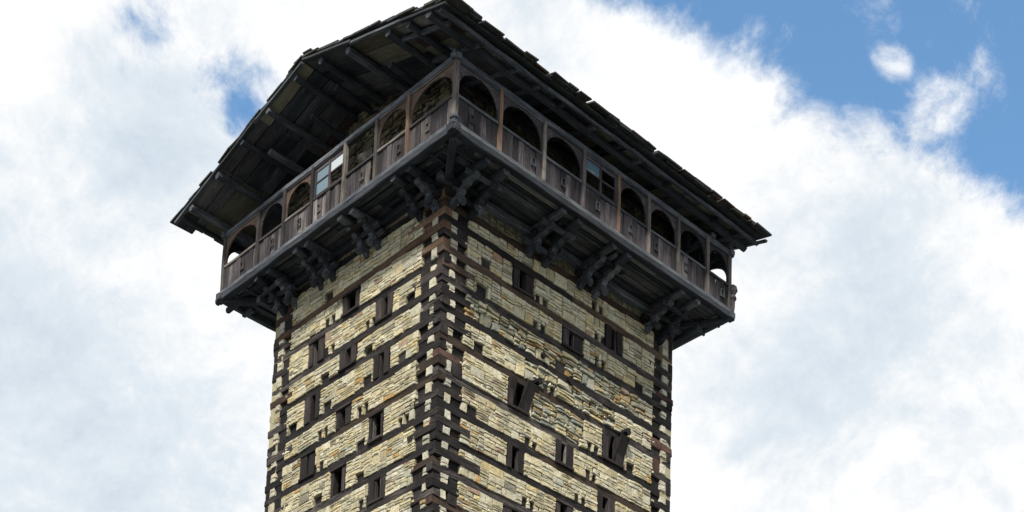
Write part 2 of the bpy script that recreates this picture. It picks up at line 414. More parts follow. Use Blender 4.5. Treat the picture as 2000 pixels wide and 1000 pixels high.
for (u, ia, ib) in ((2.86, 10, 12), (6.57, 10, 12)):
    zt = zat('R', ia, u)-.10; zb = zat('R', ib, u)+.12
    timber('tilted_shutter', W('R', u+.20, -.08, zb), W('R', u+.34, .16, zt+.06), .34, .05, 'jamb', tower, up=V((1, 0, 0)), seg=3, jit=.01)
    timber('tilted_shutter', W('R', u-.26, -.10, zb), W('R', u-.22, .03, zt), .22, .05, 'jamb', tower, up=V((1, 0, 0)), seg=3, jit=.01)
# cross blocks in the corner cribs
for face in 'LR':
    Wd = FW[face]; zs = ZS[face]
    for i in range(len(zs)-1):
        for end in (0, 1):
            z1 = zs[i][end]-.09; z0 = zs[i+1][end]+.09
            if z1-z0 < .08: continue
            u = R.uniform(.63, .70); w = R.uniform(.28, .40)
            uu = u if end == 0 else Wd-u
            blocked[face].append((uu-w/2-.01, uu+w/2+.01, z0-.05, z1+.05))
            if end == 1:      # ends of the far face's timbers
                blocked[face].append((Wd-.23, Wd+.1, z0-.05, z1+.05))
                boxpart('cross_tie', face, Wd-R.uniform(.17, .24), Wd+R.uniform(-.03, .012), -.40, R.uniform(-.05, .02), z0-.03, z1+.03, R.choice(['tie', 'beam']), tower, .012, 'd')
            boxpart('cross_tie', face, uu-w/2, uu+w/2, -.34, R.uniform(-.09, .0), z0-.03, z1+.03, R.choice(['tie']*5+['beam']*3+['beam_red']), tower, .008, 'd')

# ------------------------------------------------------------------ stones
CREAM = [(.64, .60, .45), (.60, .57, .43), (.60, .55, .38), (.56, .50, .34), (.60, .56, .42), (.52, .48, .34), (.62, .59, .47), (.47, .45, .35), (.58, .50, .30), (.54, .53, .43), (.46, .43, .31)]
QUOIN = [(.62, .60, .52), (.58, .56, .46), (.56, .53, .42), (.50, .49, .43)]
SHADED_OLIVE = [(.17, .165, .12), (.13, .135, .10), (.21, .20, .14), (.15, .14, .10)]  # olive infill right below the gallery, with the overhang's shade put into the colour
SHADED_MUD = [(.21, .16, .12), (.17, .135, .105), (.26, .21, .15)]  # brown infill on the left face, likewise darkened with the gallery's shade
LOOSE = [(.56, .53, .42), (.42, .41, .34), (.26, .27, .23), (.60, .58, .50), (.30, .32, .27), (.50, .36, .20), (.50, .46, .32), (.54, .48, .30), (.40, .39, .30)]
stones = []
def warp(face, u, z, a):
    k = 0 if face == 'L' else 31.7
    return u+a*mnoise.noise(V((u*2.1+k, z*3.1, 1.3))), z+a*1.0*mnoise.noise(V((u*1.5+k, z*4.0, 7.7)))+a*.5*mnoise.noise(V((u*5+k, z*9.0, 2.7)))
def hit(face, u0, u1, z0, z1):
    for (a, b_, c, d) in blocked[face]:
        if u0 < b_ and u1 > a and z0 < d and z1 > c: return (a, b_, c, d)
    return None
def stone(face, u0, u1, z0, z1, style, depth=.30):
    w, h = u1-u0, z1-z0
    if w < .035 or h < .028: return
    g = .0075 if style != 'loose' else .014
    g *= R.uniform(.7, 1.6)
    jx, jz = (min(.03, w*.14), min(.022, h*.20)) if style == 'loose' else (min(.014, w*.08), min(.009, h*.12))
    pts = [(u0+g, z0+g), ((u0+u1)/2+R.uniform(-.2, .2)*w, z0+g), (u1-g, z0+g), (u1-g, z1-g), ((u0+u1)/2+R.uniform(-.2, .2)*w, z1-g), (u0+g, z1-g)]
    if R.random() < .25: pts.insert(3, (u1-g*.5, (z0+z1)/2))
    pts = [(p[0]+R.uniform(-jx, jx), p[1]+R.uniform(-jz, jz)) for p in pts]
    a = .022 if style != 'loose' else .055
    pts = [warp(face, p[0], p[1], a) for p in pts]
    cu = sum(p[0] for p in pts)/len(pts); cz = sum(p[1] for p in pts)/len(pts)
    pr = .012+R.gauss(0, .0045 if style != 'loose' else .016)
    pr = max(-.05, min(.05 if style != 'loose' else .08, pr))
    ch = min(.010 if style != 'loose' else .02, h*.2)
    tu, tz = (R.uniform(-.03, .03), R.uniform(-.06, .04)) if style != 'loose' else (R.uniform(-.08, .08), R.uniform(-.16, .12))
    n = len(pts); vs = []
    for (pu, pz) in pts: vs.append(W(face, pu, -depth, pz))
    for (pu, pz) in pts: vs.append(W(face, pu, pr-ch*R.uniform(.7, 1.6)+(pu-cu)*tu*.6, pz))
    for (pu, pz) in pts:
        du, dz = cu-pu, cz-pz; l = math.hypot(du, dz) or 1
        q = (pu+du/l*ch, pz+dz/l*ch)
        vs.append(W(face, q[0], pr+(q[0]-cu)*tu+(q[1]-cz)*tz+R.uniform(-.008, .008), q[1]))
    vs.append(W(face, cu+R.uniform(-.2, .2)*w, pr+R.uniform(-.006, .014), cz+R.uniform(-.2, .2)*h))
    fs = []
    for i in range(n):
        j = (i+1) % n
        fs.append((i, j, n+j, n+i)); fs.append((n+i, n+j, 2*n+j, 2*n+i)); fs.append((2*n+i, 2*n+j, 3*n))
    if face == 'R': pass
    else: fs = [f[::-1] for f in fs]
    pal = LOOSE if style == 'loose' else QUOIN if style == 'quoin' else CREAM
    c = R.choice(pal); k = R.uniform(.84, 1.12); tint = R.uniform(-.03, .03)
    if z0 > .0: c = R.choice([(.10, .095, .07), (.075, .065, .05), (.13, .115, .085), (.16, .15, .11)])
    elif z0 > (-.74 if face == 'R' else -.60): c = R.choice(SHADED_OLIVE if face == 'R' else SHADED_MUD)
    elif R.random() < .05: c = R.choice([(.46, .31, .14), (.24, .22, .17), (.38, .27, .20)])
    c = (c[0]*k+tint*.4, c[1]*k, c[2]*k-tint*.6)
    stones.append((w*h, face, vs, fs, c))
def split(face, u0, u1, z0, z1, style):
    """cut a wall field into courses, the courses into lengths, the lengths into stones"""
    H = z1-z0
    n = max(1, round(H/(R.uniform(.17, .29))))
    cuts = [z0+H*(k+R.uniform(-.18, .18)*(0 < k < n))/n for k in range(n+1)]
    for k in range(n):
        a, b_ = cuts[k], cuts[k+1]; x = u0
        while x < u1-1e-6:
            w = R.uniform(.28, .60)*(1 if style != 'loose' else 1.15)
            if u1-(x+w) < .16: w = u1-x
            cell(face, x, x+w, a, b_, style); x += w
def cell(face, u0, u1, z0, z1, style, lv=0):
    b = hit(face, u0, u1, z0, z1)
    if b and lv < 60:
        A, B, C, Dd = b
        if u0 < A-.03 : cell(face, u0, A, z0, z1, style, lv+1); u0 = A
        if u1 > B+.03 : cell(face, B, u1, z0, z1, style, lv+1); u1 = B
        if z1 > Dd+.03: cell(face, u0, u1, Dd, z1, style, lv+1)
        if z0 < C-.03: cell(face, u0, u1, z0, C, style, lv+1)
        return
    h = z1-z0; w = u1-u0
    r = R.random()
    if h > .145 and r < (.80 if style != 'loose' else .80):
        m = z0+h*R.uniform(.35, .65)
        cell(face, u0, u1, z0, m, style, 20); cell(face, u0, u1, m, z1, style, 20); return
    if h > .10 and r < .12 and style != 'loose' and lv == 20:
        m = z0+h*R.uniform(.4, .6)
        stone(face, u0, u1, z0, m, style); stone(face, u0, u1, m, z1, style); return
    if w > .36 and R.random() < .5:
        m = u0+w*R.uniform(.35, .65); stone(face, u0, m, z0, z1, style); stone(face, m, u1, z0, z1, style); return
    stone(face, u0, u1, z0, z1, style)
for face in 'LR':
    Wd = FW[face]; zs = ZS[face]
    longs = [i for i, z in enumerate(zs) if z[2]]
    # main panels between the long beams, in short steps so that they follow their slope
    tops = [None]+longs
    for a, b_ in zip(tops[:-1], tops[1:]):
        stp = 1.15; u = .74
        loose = face == 'R' and a is not None and -4.3 < zs[b_][0] < -3.3
        while u < Wd-.74-1e-6:
            w = min(stp*R.uniform(.8, 1.25), Wd-.74-u)
            if Wd-.74-(u+w) < .4: w = Wd-.74-u
            uc = u+w/2
            zt = zat(face, a, uc)-.10 if a is not None else -.02
            zb = zat(face, b_, uc)+.10
            st = 'loose' if loose and 1.2 < uc < 7.6 else 'tight'
            if face == 'R' and a == 8 and 3.6 < uc < 6.2: st = 'loose'
            if face == 'R' and a == 10 and 3.4 < uc < 6.0: st = 'loose'
            split(face, u, u+w, zb, zt, st)
            u += w
    # cribs
    for i in range(-1, len(zs)-1):
        for end in (0, 1):
            z1 = zs[i][end]-.10 if i >= 0 else -.05; z0 = zs[i+1][end]+.10
            if z1-z0 < .07: continue
            for (a, b_) in ((.24, .47), (.78, .80)):
                if end: a, b_ = Wd-b_, Wd-a
                hh = z1-z0; b_ += 0 if end else R.uniform(-.03, .03)
                if b_-a < .1: continue
                if hh > .13 and R.random() < .6:
                    m = z0+hh*R.uniform(.35, .65); stone(face, a, b_, z0, m, 'quoin'); stone(face, a, b_, m, z1, 'quoin')
                else: stone(face, a, b_, z0, z1, 'quoin')
    # the room behind the gallery, up to the underside of the roof
    u = .02
    while u < Wd-.05:
        w = min(.8, Wd-.02-u)
        if Wd-(u+w) < .35: w = Wd-.02-u
        x = -(u+w/2) if face == 'L' else 0
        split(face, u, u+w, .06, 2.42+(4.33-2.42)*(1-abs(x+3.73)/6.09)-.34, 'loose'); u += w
def mesh_stones(lst, name, local=False):
    vs, fs, cs = [], [], []
    o = sum(lst[0][2], V())/len(lst[0][2]) if local else V((0, 0, 0))
    for (_, f, v, ff, c) in lst:
        n = len(vs); vs += [p-o for p in v]
        for q in ff: fs.append([n+i for i in q]); cs.append(c)
    me = bpy.data.meshes.new(name); me.from_pydata([tuple(v) for v in vs], [], fs)
    at = me.color_attributes.new('Col', 'FLOAT_COLOR', 'CORNER')
    buf = []
    for q, c in zip(fs, cs): buf += [c[0], c[1], c[2], 1.]*len(q)
    at.data.foreach_set('color', buf); me.update()
    me.materials.append(M['stone'])
    return me, Matrix.Translation(o)
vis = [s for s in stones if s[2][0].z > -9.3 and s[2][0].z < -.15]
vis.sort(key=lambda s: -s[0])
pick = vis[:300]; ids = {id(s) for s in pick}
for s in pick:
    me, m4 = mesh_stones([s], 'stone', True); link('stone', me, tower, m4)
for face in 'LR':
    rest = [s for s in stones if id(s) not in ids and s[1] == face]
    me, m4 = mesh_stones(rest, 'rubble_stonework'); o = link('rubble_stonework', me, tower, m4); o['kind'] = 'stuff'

# the two rear faces, the lower shaft and the foot: plain dressed masonry with a few timber lacings
bm = bmesh.new()
box_local(bm, -WL-.0, -WL+.45, .02, WR, -32, 2.0)
box_local(bm, -WL+.46, -.02, WR-.45, WR, -32, 2.0)
box_local(bm, -WL+.47, .01, -.01, .52, -32, -11.3)
box_local(bm, -.50, .012, .53, WR-.46, -32, -11.3)
me = mesh_from(bm, 'masonry')
m, t, b = pbr('coursed_masonry', .9)
g = t.node('ShaderNodeNewGeometry').outputs['Position']
bt = t.node('ShaderNodeTexVoronoi'); t.put(bt.inputs['Vector'], t.vmul(g, (2.6, 2.6, 9))); bt.feature = 'DISTANCE_TO_EDGE'
c = t.mix(t.noise(g, 3, 6, .6), (.28, .25, .16, 1), (.46, .42, .28, 1))
t.put(b.inputs['Base Color'], t.mix(t.mapr(bt.outputs['Distance'], 0, .06), (.05, .04, .03, 1), c))
link('masonry', me, tower, None, m)
for k in range(24):
    z = -12+-.85*k
    for face in 'LR':
        timber('timber_beam', W(face, -.03, -.06, z+(.2 if face == 'R' else 0)), W(face, FW[face]+.03, -.06, z+(.2 if face == 'R' else 0)), .2, .19, 'beam', tower, seg=6)

# a few log stubs left sticking out of the repaired patch
for (u, z, l, r) in ((3.45, -4.52, .34, .17), (6.93, -4.52, .42, .2), (4.75, -3.84, .12, .24), (3.67, -3.60, .16, .15)):
    timber('log_stub', W('R', u, -.25, z), W('R', u, l*.6, z-.03), r, r, 'beam', tower, seg=2, jit=.02, ch=.3)

# ------------------------------------------------------------------ gallery
XN, YN, XL, YR, ZP, ZR_ = 1.43, -1.022, -8.806, 9.883, 1.914, .90
bm = bmesh.new()     # the ring of edge timbers is the gallery's own mesh
gal = None
def side_pt(s, a, z, d=0.):
    """point on a gallery side: s in near-left(L) near-right(R) far-left(A) far-right(B); a runs away from the near corner"""
    if s == 'L': return V((XN-a, YN-d, z))
    if s == 'R': return V((XN+d, YN+a, z))
    if s == 'A': return V((XL-d, YN+a, z))
    return V((XN-a, YR+d, z))
LEN = {'L': XN-XL, 'R': YR-YN, 'A': YR-YN, 'B': XN-XL}
# floor: core slab of joists
box_local(bm, XL+.12, XN-.12, YN+.12, -.04, -.03, .03)
box_local(bm, .04, XN-.12, -.03, YR-.12, -.03, .03)
box_local(bm, XL+.12, -WL-.04, -.03, YR-.12, -.035, .025)
box_local(bm, -WL-.03, .03, WR+.04, YR-.12, -.03, .03)
gal = link('gallery', mesh_from(bm, 'gallery'), tower, None, M['under'])
def gt(name, s, a0, a1, z0, z1, w, h, mat, d=0., **k):
    return timber(name, side_pt(s, a0, z0, d), side_pt(s, a1, z1, d), w, h, mat, gal, **k)
for s in 'LRAB':
    L = LEN[s]
    gt('edge_beam', s, -.16, L+.16, -.10, -.10, .20, .20, 'under', seg=12, jit=.016)
    gt('edge_board', s, -.03, L+.03, .045, .045, .10, .13, 'edge' if s == 'R' else 'under', d=.045, seg=10, jit=.006)
    gt('top_plate', s, -.14, L+.14, ZP+.05, ZP+.05, .16, .16, 'under', seg=10, jit=.012)
# floor planks seen from below, laid along each side
def floor_strip(face, d0, d1, n, ua, ub):
    wd = (d1-d0)/n
    for k in range(n):
        dd = d0+wd*(k+.5); u = ua-R.uniform(0, 1)
        while u < ub:
            l = R.uniform(2.2, 3.8); e = min(u+l, ub)
            if e-u > .3:
                q = R.random()
                timber('floor_plank', W(face, max(u, ua), dd, -.065+R.uniform(-.012, .012)), W(face, e, dd, -.065+R.uniform(-.015, .015)), wd-R.uniform(.015, .05), .04,
                       'edge' if q < .12 else 'soffit' if q < .7 else 'under', gal, jit=.006, seg=3)
            u = e+.02
floor_strip('L', .06, 1.0, 4, -1.3, WL+1.5)
floor_strip('R', .06, 1.33, 5, -.98, WR+1.0)
for face, dd in (('L', .32), ('L', .74), ('R', .35), ('R', .95)):
    timber('batten', W(face, -.9, dd, -.125), W(face, FW[face]+1., dd, -.13), .07, .07, 'edge' if face == 'R' else 'under', gal, jit=.01, seg=10)
timber('batten', (-WL-.9, -.9, -.12), (-WL-.9, WR+.9, -.12), .1, .08, 'under', gal)
timber('batten', (-WL-.4, -.9, -.12), (-WL-.4, WR+.9, -.12), .1, .08, 'under', gal)
timber('batten', (-WL-.9, WR+.5, -.12), (1.3, WR+.5, -.12), .1, .08, 'under', gal)
# beam crossing the wall head under the floor
for face in 'LR':
    timber('wall_plate', W(face, -.35, .10, -.28), W(face, FW[face]+.45, .10, -.28), .20, .2, 'under', tower, jit=.02)
# cantilever brackets, in pairs, two tiers and a carved corbel
def prism(bm, pts, t0, t1, fn):
    a = [bm.verts.new(fn(p[0], t0, p[1])) for p in pts]; b_ = [bm.verts.new(fn(p[0], t1, p[1])) for p in pts]
    n = len(pts)
    for i in range(n): bm.faces.new((a[i], a[(i+1) % n], b_[(i+1) % n], b_[i]))
    bm.faces.new(a[::-1]); bm.faces.new(b_)
def bracket(face, u, reach, seed=0):
    w = R.uniform(.17, .22)
    timber('bracket_beam', W(face, u, -.3, -.26), W(face, u+R.uniform(-.03, .03), reach+.03, -.24), w, .20, 'under', gal, jit=.015, ch=.2)
    # carved corbel below: stepped and rounded profile
    k = reach
    prof = [(-.25, -.37), (k*.72, -.37), (k*.74, -.44), (k*.66, -.50), (k*.55, -.50), (k*.48, -.58), (k*.36, -.60), (k*.33, -.70), (k*.26, -.79), (k*.15, -.84), (k*.05, -.95), (-.25, -.98)]
    prof = [(a+R.uniform(-.015, .015), b+R.uniform(-.015, .015)) for a, b in prof]
    bm = bmesh.new(); prism(bm, [(a, b) for a, b in prof], u-w*.42, u+w*.42, lambda d, uu, z: W(face, uu, d, z))
    link('corbel', mesh_from(bm, 'corbel'), gal, None, M['under'])
    timber('corbel_boss', W(face, u, k*.20, -.70), W(face, u, k*.34, -.95), w*1.05, .18, 'under', gal, jit=.03, ch=.35, seg=3, up=V((1, 1, 0)))
for (u1, u2) in ((.35, .95), (2.7, 3.2), (4.7, 5.25), (6.5, 7.05)):
    bracket('L', u1, 1.0); bracket('L', u2, 1.0)
for (u1, u2) in ((.22, .85), (3.0, 3.6), (5.0, 5.6), (7.85, 8.5)):
    bracket('R', u1, 1.38); bracket('R', u2, 1.38)
for face, us, k in (('L', ((.35, .95), (2.7, 3.2), (4.7, 5.25), (6.5, 7.05)), 1.), ('R', ((.22, .85), (3.0, 3.6), (5.0, 5.6), (7.85, 8.5)), 1.38)):
    for (u1, u2) in us:       # rough logs stacked crosswise over and between the corbels
        for (d, z, r) in ((.16, -.62, .17), (.30*k, -.47, .15), (.62*k, -.40, .13)):
            timber('cross_log', W(face, u1-R.uniform(.15, .32), d, z+R.uniform(-.03, .03)), W(face, u2+R.uniform(.15, .32), d+R.uniform(-.04, .04), z+R.uniform(-.04, .04)), r, r, R.choice(['under', 'beam']), gal, jit=.035, ch=.3, rough_end=.05)
        timber('bracket_beam', W(face, (u1+u2)/2+.04, -.2, -.30), W(face, (u1+u2)/2, k*R.uniform(.6, .85), -.22), .15, .14, 'under', gal, jit=.03, ch=.3, rough_end=.04)
for y in (2., 4.4, 6.8): timber('bracket_beam', (-WL+.3, y, -.26), (XL-.02, y, -.24), .2, .2, 'under', gal)
for x in (-1.5, -4, -6): timber('bracket_beam', (x, WR-.3, -.26), (x, YR+.02, -.24), .2, .2, 'under', gal)
timber('bracket_beam', (-.2, .2, -.28), (1.34, -.95, -.22), .2, .18, 'under', gal)
timber('bracket_beam', (-WL+.2, .2, -.28), (-8.7, -.95, -.22), .2, .18, 'under', gal)
timber('bracket_beam', (-.2, WR-.2, -.28), (1.3, YR-.1, -.22), .2, .18, 'under', gal)
# beam tails sticking out past the corners
timber('beam_tail', (-1.6, WR+.30, -.42), (.75, WR+.30, -.42), .24, .24, 'under', gal, jit=.02)
timber('beam_tail', (-WL-.15, 1.5, -.42), (-WL-.15, -.55, -.42), .2, .2, 'under', gal)
for (p, q_) in (((XL+.3, YN+.0, -.12), (XL-.28, YN+.0, -.10)), ((XL+.35, YN+.35, -.22), (XL-.22, YN+.35, -.22)), ((XL+.4, YN+.85, -.2), (XL-.10, YN+.85, -.2)), ((-WL-.2, .9, -.34), (-WL-1.1, .9, -.34))):
    timber('joist_end', p, q_, .16, .17, 'under', gal, jit=.02, ch=.25)

# posts
PL = [0, 1.80, 3.12, 4.47, 5.92, 7.24, 8.48, 10.236]
PR = [0, 1.53, 3.13, 4.64, 6.03, 7.28, 8.56, 9.86, 10.905]
PA = [0, 1.8, 3.6, 5.45, 7.3, 9.1, 10.905]; PB = [0, 1.7, 3.4, 5.1, 6.8, 8.5, 10.236]
POSTS = {'L': PL, 'R': PR, 'A': PA, 'B': PB}
def post(s, a, mat, w=.115, z0=.0):
    e = .02 if s in 'AB' else .015
    timber('post', side_pt(s, a, z0, .03), side_pt(s, a, ZP, .03), w, w, mat, gal, up=V((0, 1, 0)), seg=6, jit=.006, ch=.1, rough_end=.003)
for k, a in enumerate(PL[1:-1]): post('L', a, {0: 'post_brown', 1: 'post', 3: 'board'}.get(k, 'post'))
for k, a in enumerate(PR[1:-1]): post('R', a, {0: 'post_brown', 3: 'post_brown', 2: 'board'}.get(k, 'post'))
for a in PA[1:-1]: post('A', a, 'board')
for a in PB[1:-1]: post('B', a, 'board')
for (x, y) in ((XN, YN), (XL, YN), (XN, YR), (XL, YR)):
    timber('corner_post', (x, y, .26 if (x, y) == (XN, YN) else 0), (x, y, ZP+.02), .13, .13, 'post', gal, up=V((0, 1, 0)), seg=6, jit=.006, ch=.1, rough_end=.003)
# carved knob under the near corner post
bm = bmesh.new()
prev = None
for (z, r) in ((-.02, .06), (.02, .12), (.09, .135), (.14, .08), (.19, .12), (.25, .115), (.28, .06)):
    rg = [bm.verts.new((XN+.02+r*math.cos(i/12*math.tau), YN-.02+r*math.sin(i/12*math.tau), z)) for i in range(12)]
    if prev:
        for i in range(12): bm.faces.new((prev[i], prev[(i+1) % 12], rg[(i+1) % 12], rg[i]))
    else: bm.faces.new(rg[::-1])
    prev = rg
bm.faces.new(prev)
link('carved_knob', mesh_from(bm, 'carved_knob'), gal, None, M['under'])
# weathered figure at the far right corner post
bm = bmesh.new(); prev = None
for (z, r, o) in ((.02, .05, 0), (.2, .06, .02), (.42, .07, .04), (.5, .10, .05), (.62, .07, .02), (.74, .12, .03), (.86, .10, .05), (.95, .05, .02)):
    rg = [bm.verts.new((XN+.05+o+r*math.cos(i/10*math.tau)*R.uniform(.8, 1.2), YR+.10+r*math.sin(i/10*math.tau)*R.uniform(.8, 1.2), z)) for i in range(10)]
    if prev:
        for i in range(10): bm.faces.new((prev[i], prev[(i+1) % 10], rg[(i+1) % 10], rg[i]))
    else: bm.faces.new(rg[::-1])
    prev = rg
bm.faces.new(prev)
link('carved_finial', mesh_from(bm, 'carved_finial'), gal, None, M['board'])

def arch_panel(s, a0, a1, mat, scallop=False, missing_left=False):
    """board filling the head of a bay, cut to a round arch, with thickness"""
    w = a1-a0; g = .055; a0 += g; a1 -= g; w = a1-a0
    sill = ZR_+.03; top = ZP-.03
    rise = top-.10-sill
    n = 18; lo = []; ins = .025
    for i in range(n+1):
        th = math.pi*i/n
        x = (a0+a1)/2-(w/2-ins)*math.cos(th)
        z = sill+rise*(.18+.82*math.sin(th)**.85)
        if i in (0, n): z = sill+.03
        if scallop: z -= .025*abs(math.sin(i*math.pi/1.0*1.5+.8)); 
        lo.append((x, z))
    bm = bmesh.new(); t0, t1 = -.02, .02
    rows = []
    for d in (t0, t1):
        up = [bm.verts.new(side_pt(s, min(max(x, a0) if i else a0, a1) if i < n else a1, top, d)) for i, (x, z) in enumerate(lo)]
        dn = [bm.verts.new(side_pt(s, x, z, d)) for (x, z) in lo]
        le = [bm.verts.new(side_pt(s, a0, lo[0][1], d)), bm.verts.new(side_pt(s, a1, lo[-1][1], d))]
        rows.append((up, dn, le))
    (u0, d0, l0), (u1, d1, l1) = rows
    for i in range(n):
        bm.faces.new((u0[i], u0[i+1], d0[i+1], d0[i])); bm.faces.new((u1[i], d1[i], d1[i+1], u1[i+1]))
        bm.faces.new((d0[i], d0[i+1], d1[i+1], d1[i])); bm.faces.new((u0[i], u1[i], u1[i+1], u0[i+1]))
    bm.faces.new((l0[0], u0[0], d0[0])); bm.faces.new((l1[0], d1[0], u1[0])); bm.faces.new((l0[1], d0[n], u0[n])); bm.faces.new((l1[1], u1[n], d1[n]))
    bm.faces.new((l0[0], d0[0], d1[0], l1[0])); bm.faces.new((l0[1], l1[1], d1[n], d0[n]))
    bm.faces.new((l0[0], l1[0], u1[0], u0[0])); bm.faces.new((l0[1], u0[n], u1[n], l1[1]))
    me = mesh_from(bm, 'arch_panel')
    link('arch_panel', me, gal, None, M[mat])
def boards(s, a0, a1, lowmiss=False, step=.20, zt=ZR_-.04):
    a = a0+.06
    e = a1-.06; n = max(1, round((e-a)/step)); wd = (e-a)/n
    emb = R.randrange(1, n-1) if n > 2 else 0
    for k in range(n):
        if lowmiss and k == n-1 and s == 'R': continue
        if lowmiss and k == 0 and s == 'L': continue
        x = a+wd*(k+.5)
        q = R.random()
        mt = 'board_pale' if q < .13 and s in 'LA' else 'board'
        o = timber('parapet_board', side_pt(s, x, .10, R.uniform(-.02, .02)), side_pt(s, x+R.uniform(-.008, .008), zt+R.uniform(-.02, .0), R.uniform(-.018, .018)), wd-R.uniform(.008, .02), .03, mt, gal,
                   up=V((0, 1, 0)) if s in 'LB' else V((1, 0, 0)), seg=3, jit=.003, ch=.06)
        if k == emb and s in 'LR':
            z0, z1 = .40, .60; ww = .078       # square carved motif: a raised frame
            bm = bmesh.new()
            def bx(p, q_, za, zb):
                v0 = side_pt(s, p, za, .022); v1 = side_pt(s, q_, zb, .055)
                box_local(bm, min(v0.x, v1.x), max(v0.x, v1.x), min(v0.y, v1.y), max(v0.y, v1.y), za, zb)
            t_ = .025
            bx(x-ww, x-ww+t_, z0, z1); bx(x+ww-t_, x+ww, z0, z1); bx(x-ww, x+ww, z0-t_, z0); bx(x-ww, x+ww, z1, z1+t_)
            link('carved_motif', mesh_from(bm, 'carved_motif'), gal, None, M['post' if s == 'L' else 'edge'])
for s in 'LRAB':
    P = POSTS[s]
    for k in range(len(P)-1):
        a0, a1 = P[k], P[k+1]
        gt('rail', s, a0+.05, a1-.05, ZR_, ZR_, .10, .085, 'edge' if s == 'R' else 'post', d=.0, seg=4, jit=.005)
        if s in 'AB' and k >= 1: boards(s, a0, a1, zt=ZP-.05)
        elif s == 'L' and k == 2:      # this bay has lost its arch and some of its boards
            boards(s, a0, a1, True)
        elif s == 'L' and k == 3 or s == 'R' and k == 3:
            boards(s, a0, a1)
        else:
            mt = ('post_brown' if (s == 'L' and k in (0, 1, 4, 6)) else 'board')
            arch_panel(s, a0, a1, mt, scallop=(s == 'L' and k == 0))
            boards(s, a0, a1, (s == 'L' and k == 1) and False)
        gt('head_rail', s, a0+.05, a1-.05, ZP-.045, ZP-.045, .06, .06, 'post' if s == 'L' else 'under', d=.02, seg=3, jit=.004)
# glazed bay on the near left side: two sashes, three panes left
def sash(s, a0, a1, panes):
    z0, z1 = ZR_+.05, ZP-.08; mid = (a0+a1)/2
    t_ = .07
    for (p, q_) in ((a0, a0+t_), (mid-t_*.6, mid+t_*.6), (a1-t_, a1)):
        x = (p+q_)/2; timber('window_stile', side_pt(s, x, z0), side_pt(s, x, z1), q_-p, .06, 'board', gal, up=V((0, 1, 0)) if s == 'L' else V((1, 0, 0)), seg=1, jit=.002)
    for z in (z0+.03, (z0+z1)/2, z1-.05):
        timber('window_rail', side_pt(s, a0, z), side_pt(s, a1, z), .04, .05 if z < z1-.1 else .12, 'board', gal, seg=1, jit=.002)
    for (c, r, mt) in panes:
        x0 = (a0+t_, mid+t_*.6)[c]; x1 = (mid-t_*.6, a1-t_)[c]; za = ((z0+z1)/2+.03 if r else z0+.06); zb = (z1-.11 if r else (z0+z1)/2-.03)
        bm = bmesh.new(); v0, v1 = side_pt(s, x0, za, -.004), side_pt(s, x1, zb, .004)
        box_local(bm, min(v0.x, v1.x), max(v0.x, v1.x), min(v0.y, v1.y), max(v0.y, v1.y), za, zb)
        link('window_pane', mesh_from(bm, 'window_pane'), gal, None, M[mt])
sash('L', PL[3]+.06, PL[4]-.06, [(0, 1, 'pane_white'), (1, 1, 'glass'), (1, 0, 'glass')])
sash('R', PR[3]+.06, PR[4]-.06, [(0, 1, 'glass')])
# loose timber lying across the open bay
timber('loose_plank', (-2.0, -.15, 1.75), (-1.9, -1.05, .95), .25, .06, 'under', gal)

# ------------------------------------------------------------------ roof
XE, YE, YRE, ZE, XLE, ZA = 2.34, -2.20, 10.55, 2.31, -9.82, 4.24
XA = (XE+XLE)/2
def roof_z(x): return ZE+(ZA-ZE)*(1-abs(x-XA)/(XE-XA))
SL = (ZA-ZE)/(XE-XA)
def slopept(side, s, y, off=0.):      # s metres down the slope from the ridge
    ln = math.hypot(XE-XA, ZA-ZE); cx, cz = (XE-XA)/ln, (ZA-ZE)/ln
    sg = 1 if side == 'near' else -1
    return V((XA+sg*(s*cx+off*cz), y, ZA-s*cz+off*cx))
RL = math.hypot(XE-XA, ZA-ZE)
SLN = V(((ZA-ZE)/RL, 0, (XE-XA)/RL)); SLF = V((-(ZA-ZE)/RL, 0, (XE-XA)/RL))
# the unseen upper bed of slates is the roof's own mesh, joined
def slate_mesh(bm, side, s0, s1, y0, y1, off, th):
    pts = [(s0, y0), (s1, y0), (s1, y1), (s0, y1)]
    pts = [(a+R.uniform(-.03, .03), b+R.uniform(-.03, .03)) for a, b in pts]
    lo = [bm.verts.new(slopept(side, a, b, off+(.05 if a < (s0+s1)/2 else .09))) for a, b in pts]
    hi = [bm.verts.new(slopept(side, a, b, off+th+(.05 if a < (s0+s1)/2 else .09))) for a, b in pts]
    bm.faces.new(lo[::-1]); bm.faces.new(hi)
    for i in range(4): bm.faces.new((lo[i], lo[(i+1) % 4], hi[(i+1) % 4], hi[i]))
bm = bmesh.new()
rows = 13; rs = RL/rows
for side in ('near', 'far'):        # the underlay that the slates are bedded on
    q4 = [(0, YE+.12), (RL-.12, YE+.12), (RL-.12, YRE-.12), (0, YRE-.12)]
    lo = [bm.verts.new(slopept(side, a, b_, .050)) for a, b_ in q4]; hi = [bm.verts.new(slopept(side, a, b_, .062)) for a, b_ in q4]
    bm.faces.new(lo[::-1]); bm.faces.new(hi)
    for i in range(4): bm.faces.new((lo[i], lo[(i+1) % 4], hi[(i+1) % 4], hi[i]))
for side in ('near', 'far'):
    for r in range(rows):
        y = YE+.7
        while y < YRE-.7:
            w = R.uniform(.4, .75); w = min(w, YRE-.7-y)
            if r < rows-2: slate_mesh(bm, side, r*rs, (r+1)*rs+.12, y+.006, y+w-.006, R.uniform(0, .02), R.uniform(.025, .045))
            y += w
me = mesh_from(bm, 'roof')
roof = link('roof', me, tower, None, M['slate']); roof['kind'] = 'stuff'
